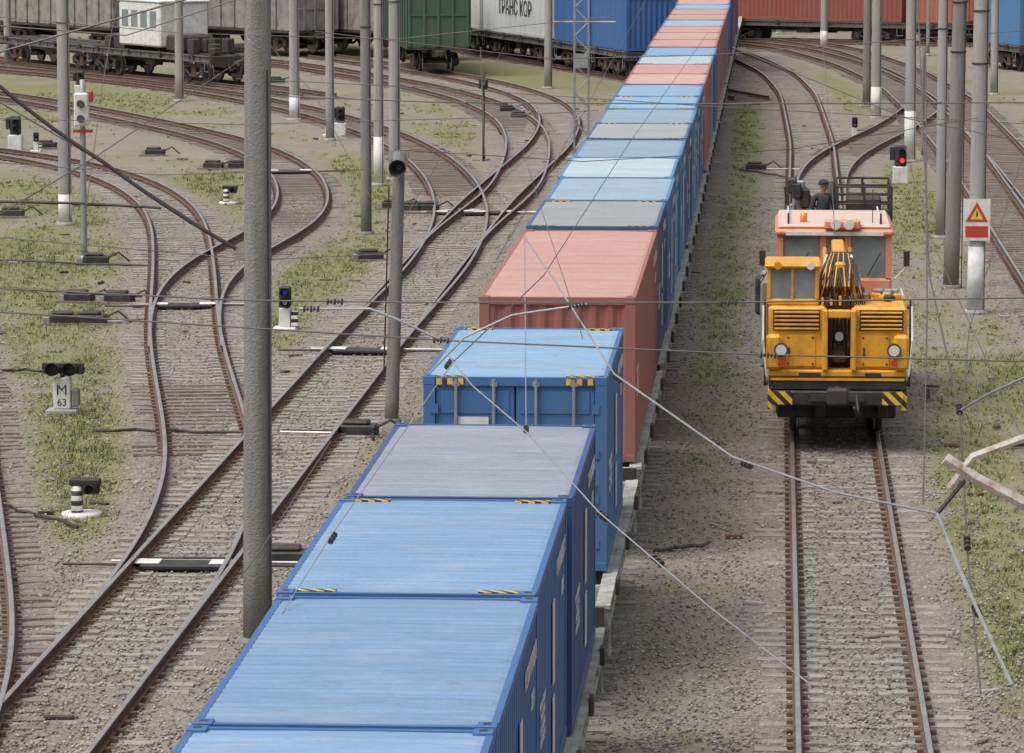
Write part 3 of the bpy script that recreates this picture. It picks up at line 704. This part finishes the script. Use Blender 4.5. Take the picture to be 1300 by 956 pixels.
wire("catenary_wire",[(660,180,90),(740,430,47)],.005)
wire("catenary_wire",[(330,60,70),(240,120,62),(120,200,55),(-30,290,46)],.007)
wire("catenary_wire",[(150,-10,90),(130,110,70),(110,260,55)],.006)
wire("catenary_wire",[(280,-10,80),(400,120,75),(470,250,60)],.006)
wire("catenary_wire",[(1060,300,60),(1050,120,90),(1040,0,140)],.006)
wire("catenary_wire",[(1300,560,44),(1180,300,60),(1120,80,110)],.006)
wire("dropper_wire",[(1175,60,50),(1177,400,45),(1172,640,40)],.008,ins=[(1177,500,43)])
wire("dropper_wire",[(1165,0,60),(1180,350,48),(1218,520,43),(1228,700,40),(1245,880,38)],.009,ins=[(1218,520,43),(1228,690,40)])
wire("dropper_wire",[(1218,522,43),(1260,498,42),(1340,462,41)],.014,grey)
wire("dropper_wire",[(1300,190,60),(1230,420,50),(1215,620,40)],.006)
wire("dropper_wire",[(1190,652,36),(1225,740,34),(1285,870,32)],.014,grey,ins=[(1240,775,34)])
wire("dropper_wire",[(1190,652,36),(1225,610,36)],.02,dark)
wire("registration_arm",[(380,392,44),(470,392,44),(510,408,44),(556,430,44)],.015,grey,ins=[(395,392,44)])
wire("registration_arm",[(545,474,44),(590,428,44),(650,400,44),(745,386,44)],.012,grey,ins=[(732,387,44)])
wire("cantilever_bracket",[(1200,582,36),(1240,608,36),(1330,655,36)],.055,rustW,ins=[(1212,590,36)])
wire("cantilever_bracket",[(1205,620,36),(1235,580,36),(1330,545,36)],.035,rustW)
# ------------------------------------------------------------ yellow rail crane vehicle
mb=MB(); WS=white
mb.box(-1.2,1.2,.25,12.4,.95,1.2,dark); mb.box(-1.25,1.25,.0,.25,.98,1.2,black,.02)
mb.box(-1.18,1.18,-.06,.22,.7,.97,black,.03)
for x in (-1,1):
    xs_=sorted((x*.82,x*1.2)); mb.box(*xs_,-.075,-.055,.72,.96,chev); 
    mb.box(x*1.22-.05,x*1.22+.05,-.03,.5,.62,.98,chev)
mb.box(-1.22,1.22,-.03,-.004,1.16,1.2,yel)
mb.box(-.5,.5,-.1,-.06,.78,.9,dark); coupler(mb,-.06,-1)
for ya in (1.9,3.6,9.0,10.7):
    for x in (-1,1):
        mb.tube([(x*.73,ya,.48),(x*.86,ya,.48)],.48,dark,24); mb.tube([(x*.7,ya,.48),(x*.73,ya,.48)],.5,steel,24); mb.box(x*1.0-.12,x*1.0+.12,ya-.2,ya+.2,.3,.68,dark,.04)
    mb.tube([(-.86,ya,.48),(.86,ya,.48)],.09,dark,8)
mb.box(-1.1,1.1,.9,1.4,.35,.95,black,.03)
for x in (-.9,-.3,.4,.85): mb.box(x-.1,x+.1,.6,.9,.4,.95,dark,.02)
for x in (-1,1):
    mb.box(x*1.02-.06,x*1.02+.06,1.2,4.3,.62,.95,dark,.03); mb.box(x*1.02-.06,x*1.02+.06,8.3,11.4,.62,.95,dark,.03); mb.box(x*1.1-.15,x*1.1+.15,5,7.6,.5,.95,dark,.04)
mb.box(-1.27,-.2,.15,2.6,1.34,2.5,yel,.05); mb.box(.26,1.27,.15,2.6,1.34,2.5,yel,.05); mb.box(-.2,.26,.55,2.6,1.34,2.3,black)
mb.box(-1.27,1.27,.1,2.6,1.2,1.34,yel,.03)
mb.box(-1.31,-1.02,-.0,.16,1.34,2.0,yel,.06); mb.box(1.02,1.31,-.0,.16,1.34,2.0,yel,.06)
mb.box(-.28,-.18,.0,.6,1.34,2.45,yel,.02); mb.box(.24,.34,.0,.6,1.34,2.45,yel,.02); mb.box(-.18,.24,.02,.2,2.3,2.45,yel,.02)
for i in range(5): mb.tube([(-.1+i*.07,.5,1.4),(-.12+i*.08,.25,1.75),(-.1+i*.07,.45,2.3)],.022,rubber if i%2 else dark,6)
mb.box(-.1,.16,.3,.55,1.45,1.8,dark,.03); mb.tube([(.03,.3,1.95),(.03,.12,1.95)],.08,grey,12)
for xa,xb in ((-1.18,-.32),(.4,1.2)):
    mb.box(xa,xb,.135,.149,2.06,2.44,dark)
    for k in range(5):
        z=2.08+k*.075; mb.box(xa+.02,xb-.02,.09,.134,z,z+.035,yel,.008)
for xa,xb in ((-.95,-.4),(.42,.95)):
    mb.box(xa,xb,.13,.149,1.4,1.98,yel,.012); mb.box(xa+.05,xa+.08,.1,.13,1.6,1.75,black)
    for q in (1.45,1.93):
        for xx in (xa+.05,xb-.05): mb.tube([(xx,.13,q),(xx,.118,q)],.02,dark,8)
for x in (-1,1):
    mb.tube([(x*1.03,.0,1.72),(x*1.03,-.08,1.72)],.13,dark,20); mb.tube([(x*1.03,-.08,1.72),(x*1.03,-.09,1.72)],.1,lampg,20); mb.tube([(x*1.03,-.0,1.48),(x*1.03,-.06,1.48)],.06,redP,14)
    mb.tube([(x*1.3,-.02,1.25),(x*1.36,-.02,1.9),(x*1.36,.3,2.5)],.02,WS,6)
    mb.tube([(x*1.33,.4,1.0),(x*1.33,.4,2.6)],.018,black,6)
    mb.box(x*1.3-.04,x*1.3+.04,.5,.9,1.0,1.06,dark)
mb.box(-.7,-.3,-.012,.0,1.22,1.3,black); mb.box(.5,.8,-.012,.0,1.22,1.3,black)
for k in range(34):
    x=random.uniform(.3,1.15); y=random.uniform(1.2,2.5)
    mb.box(x-.07,x+.07,y-.1,y+.1,2.5,2.5+random.uniform(.04,.16),random.choice([yel,dark,yel,grey]),.02)
mb.box(-1.3,-.34,.35,1.75,2.5,2.62,yel,.03)
for a,c_ in [(-1.3,.35),(-.42,.35),(-1.3,1.67),(-.42,1.67)]: mb.box(a,a+.08,c_,c_+.08,2.62,3.18,yel,.015)
mb.box(-.86,-.81,.355,.4,2.62,3.18,yel)
mb.box(-1.34,-.3,.28,1.8,3.18,3.27,yel,.04); mb.box(-1.22,-.42,.38,.385,2.62,3.18,glass); mb.box(-1.29,-1.285,.43,1.67,2.62,3.18,glass); mb.box(-.375,-.37,.43,1.67,2.62,3.18,glass)
mb.tube([(-1.1,.3,3.24),(-1.1,.2,3.24)],.07,amber,12); mb.tube([(-.5,.3,3.24),(-.5,.2,3.24)],.07,lampg,12)
mb.box(-1.5,-1.42,.35,.42,2.7,3.0,black,.02); mb.tube([(-1.42,.38,2.9),(-1.3,.4,3.1)],.012,black,6)
mb.tube([(.05,1.5,2.3),(.05,1.5,2.75)],[.5,.42],yel,24); mb.box(-.25,.35,1.0,2.0,2.7,3.0,yel,.05)
for x in (-.14,.24):
    for e in (-.03,.03): mb.poly([(x+e,.7,2.75),(x+e,2.2,2.75),(x+e,2.0,3.3),(x+e,1.6,3.4)],yel)
    mb.tube([(x,.9,2.6),(x,1.7,3.3)],.05,yel,10); mb.tube([(x,.6,2.45),(x,1.1,2.8)],.035,steel,10)
mb.tube([(-.2,1.75,3.3),(.3,1.75,3.3)],.07,dark,10)
mb.box(-.07,.17,1.4,4.9,3.1,3.32,yel,.03); mb.box(-.05,.15,.75,1.5,2.95,3.25,yel,.03)
for s_ in (-.2,.28): mb.tube([(s_,2.0,2.7),(s_,4.6,3.15)],.05,yel,8)
for i in range(26):
    a=-.42+i*.037; mb.tube([(a,.45+random.random()*.3,2.5),(a*.85+random.gauss(0,.05),.4,2.85),(a*.65+.02,.8,3.2),(a*.45+.05,1.5,3.36)],.015,random.choice([rubber,rubber,yel,dark,yel]),6)
for i in range(8): mb.box(-.3+i*.08,-.25+i*.08,.32,.5,2.5,2.58+random.random()*.14,random.choice([yel,dark,black]),.01)
for s_ in (-.28,.36): mb.tube([(s_,1.0,2.5),(s_*1.1,.8,3.0),(s_*.7,1.3,3.34)],.025,white,6)
c0,c1=5.6,9.2; W=1.12
mb.box(-W,W,c0,c1,1.2,2.5,orange,.05)
mb.box(-1.28,1.28,3.0,12.3,1.2,1.27,dark)
for x in (-W,-.28,.2,W-.12):
    mb.box(x,x+.12,c0+.01,c0+.11,2.5,3.32,orange)
for y_ in (c0+.01,c0+1.2,c0+2.4,c1-.13):
    for x in (-W+.003,W-.103): mb.box(x,x+.1,y_+.001,y_+.121,2.5,3.32,orange)
mb.box(-W,W,c1-.12,c1,2.5,3.32,orange)
mb.box(-W+.1,W-.1,c0+.05,c0+.055,2.5,3.32,glass); mb.box(-W+.04,-W+.045,c0+.1,c1-.1,2.5,3.32,glass); mb.box(W-.045,W-.04,c0+.1,c1-.1,2.5,3.32,glass)
roofp=M("cab_roof_faded",(.68,.50,.42),.6,0,(.6,.58,.55),.8,2,bump=0)
mb.box(-W-.04,W+.04,c0-.08,c1+.05,3.32,3.46,orange,.05); mb.box(-W+.02,W-.02,c0,c1,3.46,3.54,roofp,.05); mb.box(-.95,.95,c0-.1,c0-.085,3.34,3.41,WS)
mb.box(-.2,.5,c0-.14,c0+.1,3.46,3.64,orange,.03)
for x in (-.9,.9): mb.tube([(x,c0+.2,3.54),(x,c0+.2,3.75)],.02,black,6); mb.tube([(x,c0+.2,3.62),(x,c1-.2,3.62)],.018,WS,6)
mb.tube([(-.6,c0+.6,3.54),(-.6,c0+.6,3.72)],.07,amber,12); mb.tube([(.75,c0+.5,3.54),(.75,c0+.5,4.2)],.01,black,5)
for x in (.02,.28): mb.tube([(x,c0-.14,3.56),(x,c0-.22,3.56)],.1,WS,16); mb.tube([(x,c0-.22,3.56),(x,c0-.225,3.56)],.08,lampg,16)
for x in (-.75,.65): mb.tube([(x,c0-.02,2.55),(x+.25,c0-.03,3.0)],.012,black,6)
mb.box(-.95,-.3,c0-.02,c0-.004,1.5,2.3,orange,.01)
for x in (-1,1):
    for y_ in np.arange(2.9,5.6,.9): mb.tube([(x*1.3,y_,1.25),(x*1.3,y_,2.3)],.02,WS,6)
    mb.tube([(x*1.3,2.9,2.3),(x*1.3,5.5,2.3)],.02,WS,6); mb.tube([(x*1.3,2.9,1.8),(x*1.3,5.5,1.8)],.016,WS,6)
    mb.tube([(x*(W+.06),c0-.1,2.5),(x*(W+.28),c0-.15,2.75),(x*(W+.28),c0-.15,3.0)],.015,WS,6); mb.box(x*(W+.28)-.06,x*(W+.28)+.06,c0-.18,c0-.14,2.75,3.05,black,.01)
mb.box(-1.42,-1.25,.8,3.0,1.3,2.9,pale,.04); mb.box(-1.52,-1.3,1.5,2.2,2.2,2.9,dark,.05)
mb.box(.1,1.2,9.4,11.8,3.3,3.36,black)
for x in (.1,.65,1.2):
    for y_ in (9.4,10.6,11.8): mb.tube([(x,y_,3.3),(x,y_,4.0)],.025,black,6)
for z in (3.5,3.65,3.85,4.0): mb.tube([(.1,9.4,z),(1.2,9.4,z),(1.2,11.8,z),(.1,11.8,z),(.1,9.4,z)],.025,black,6)
mb.box(.3,1.0,9.8,11.2,3.36,3.75,dark,.05)
mb.box(.15,1.15,9.6,11.6,1.2,3.3,dark,.05); mb.box(-1.1,.1,9.5,12,1.2,2.35,orange,.05)
for i in range(9):
    x=random.uniform(-.85,-.5); y_=random.uniform(10.2,11); z=random.uniform(2.8,3.8); mb.box(x-.1,x+.1,y_-.1,y_+.1,z,z+random.uniform(.15,.4),random.choice([dark,black,grey]),.03)
for i in range(7): mb.tube([(-.8+i*.1,10.8,2.4),(-.7+random.gauss(0,.12),10.6,3.9),(-.3+random.gauss(0,.1),10.9,3.2)],.028,random.choice([rubber,dark,grey]),6)
mb.tube([(.0,10.8,2.3),(.0,10.8,4.0)],.1,dark,10); mb.tube([(-.9,9.5,3.5),(-.9,9.5,4.1)],.03,black,6)
veh=mb.obj("rail_crane_vehicle",(R1X+.02,79.8,.205))
# ------------------------------------------------------------ worker standing on the rear platform
cloth=M("work_jacket",(.035,.04,.05),.85,0,(.08,.08,.08),.5,6,bump=0); skin=M("skin",(.48,.27,.19),.6,0,amt=0,bump=0)
def skinned(name,verts,edges,rad,mat,root,parent):
    me=bpy.data.meshes.new(name); me.from_pydata(verts,edges,[]); me.materials.append(mat)
    o=bpy.data.objects.new(name,me); sc.collection.objects.link(o); o.parent=parent
    m=o.modifiers.new("skin",'SKIN'); m.use_smooth_shade=True
    for i,r in enumerate(rad): me.skin_vertices[0].data[i].radius=(r,r)
    for i in range(len(verts)): me.skin_vertices[0].data[i].use_root=(i==root)
    s_=o.modifiers.new("sub",'SUBSURF'); s_.levels=2; s_.render_levels=2; return o
wk=bpy.data.objects.new("worker",None); sc.collection.objects.link(wk); wk.location=(R1X-.16,79.8+9.85,.205+2.35); wk.rotation_euler=(0,0,.15)
V=[(0,0,.93),(0,0,1.12),(0,-.01,1.3),(0,0,1.42),(.18,0,1.40),(.25,-.03,1.13),(.20,-.22,.98),(-.18,0,1.40),(-.26,-.02,1.13),(-.22,-.2,.96),
   (.10,0,.88),(.11,-.02,.5),(.11,.02,.1),(-.10,0,.88),(-.12,-.01,.5),(-.12,.02,.1)]
skinned("body",V,[(0,1),(1,2),(2,3),(3,4),(4,5),(5,6),(3,7),(7,8),(8,9),(0,10),(10,11),(11,12),(0,13),(13,14),(14,15)],
  [.15,.145,.155,.09,.075,.055,.042,.075,.055,.042,.095,.07,.055,.095,.07,.055],cloth,0,wk)
skinned("head",[(0,0,1.44),(0,-.005,1.53),(0,-.015,1.6),(0,-.01,1.68)],[(0,1),(1,2),(2,3)],[.05,.055,.09,.085],skin,0,wk)
hm=MB()
hm.tube([(0,-.01,1.655),(0,-.005,1.70),(0,0,1.745),(0,0,1.77)],[.112,.108,.08,.03],M("cap_dark",(.03,.03,.035),.8,bump=0),16); hm.box(-.08,.08,-.17,-.08,1.65,1.665,black,.005)
for x in (-1,1):
    hm.tube([(x*.035,-.105,1.61),(x*.035,-.112,1.61)],.012,black,8); hm.box(x*.088-.01,x*.088+.01,-.03,.01,1.57,1.63,skin,.006)
    hm.tube([(x*.11,.04,.05),(x*.11,-.08,.05),(x*.11,-.17,.035)],[.055,.055,.035],black,10)
    for k in range(4): hm.tube([(x*.21+(k-1.5)*.02,-.235,.955),(x*.21+(k-1.5)*.021,-.275,.915-.003*k),(x*.21+(k-1.5)*.02,-.275,.88)],[.0105,.0095,.008],skin,6)
    hm.box(x*.21-.04,x*.21+.04,-.25,-.2,.93,.985,skin,.015); hm.tube([(x*.21-x*.04,-.22,.96),(x*.21-x*.06,-.25,.93)],[.012,.01],skin,6)
hm.tube([(0,-.105,1.60),(0,-.125,1.575)],[.01,.016],skin,8); hm.box(-.025,.025,-.104,-.1,1.545,1.552,redP)
hm.obj("head_hands_boots",parent=wk)
print("done",len(bpy.data.objects))
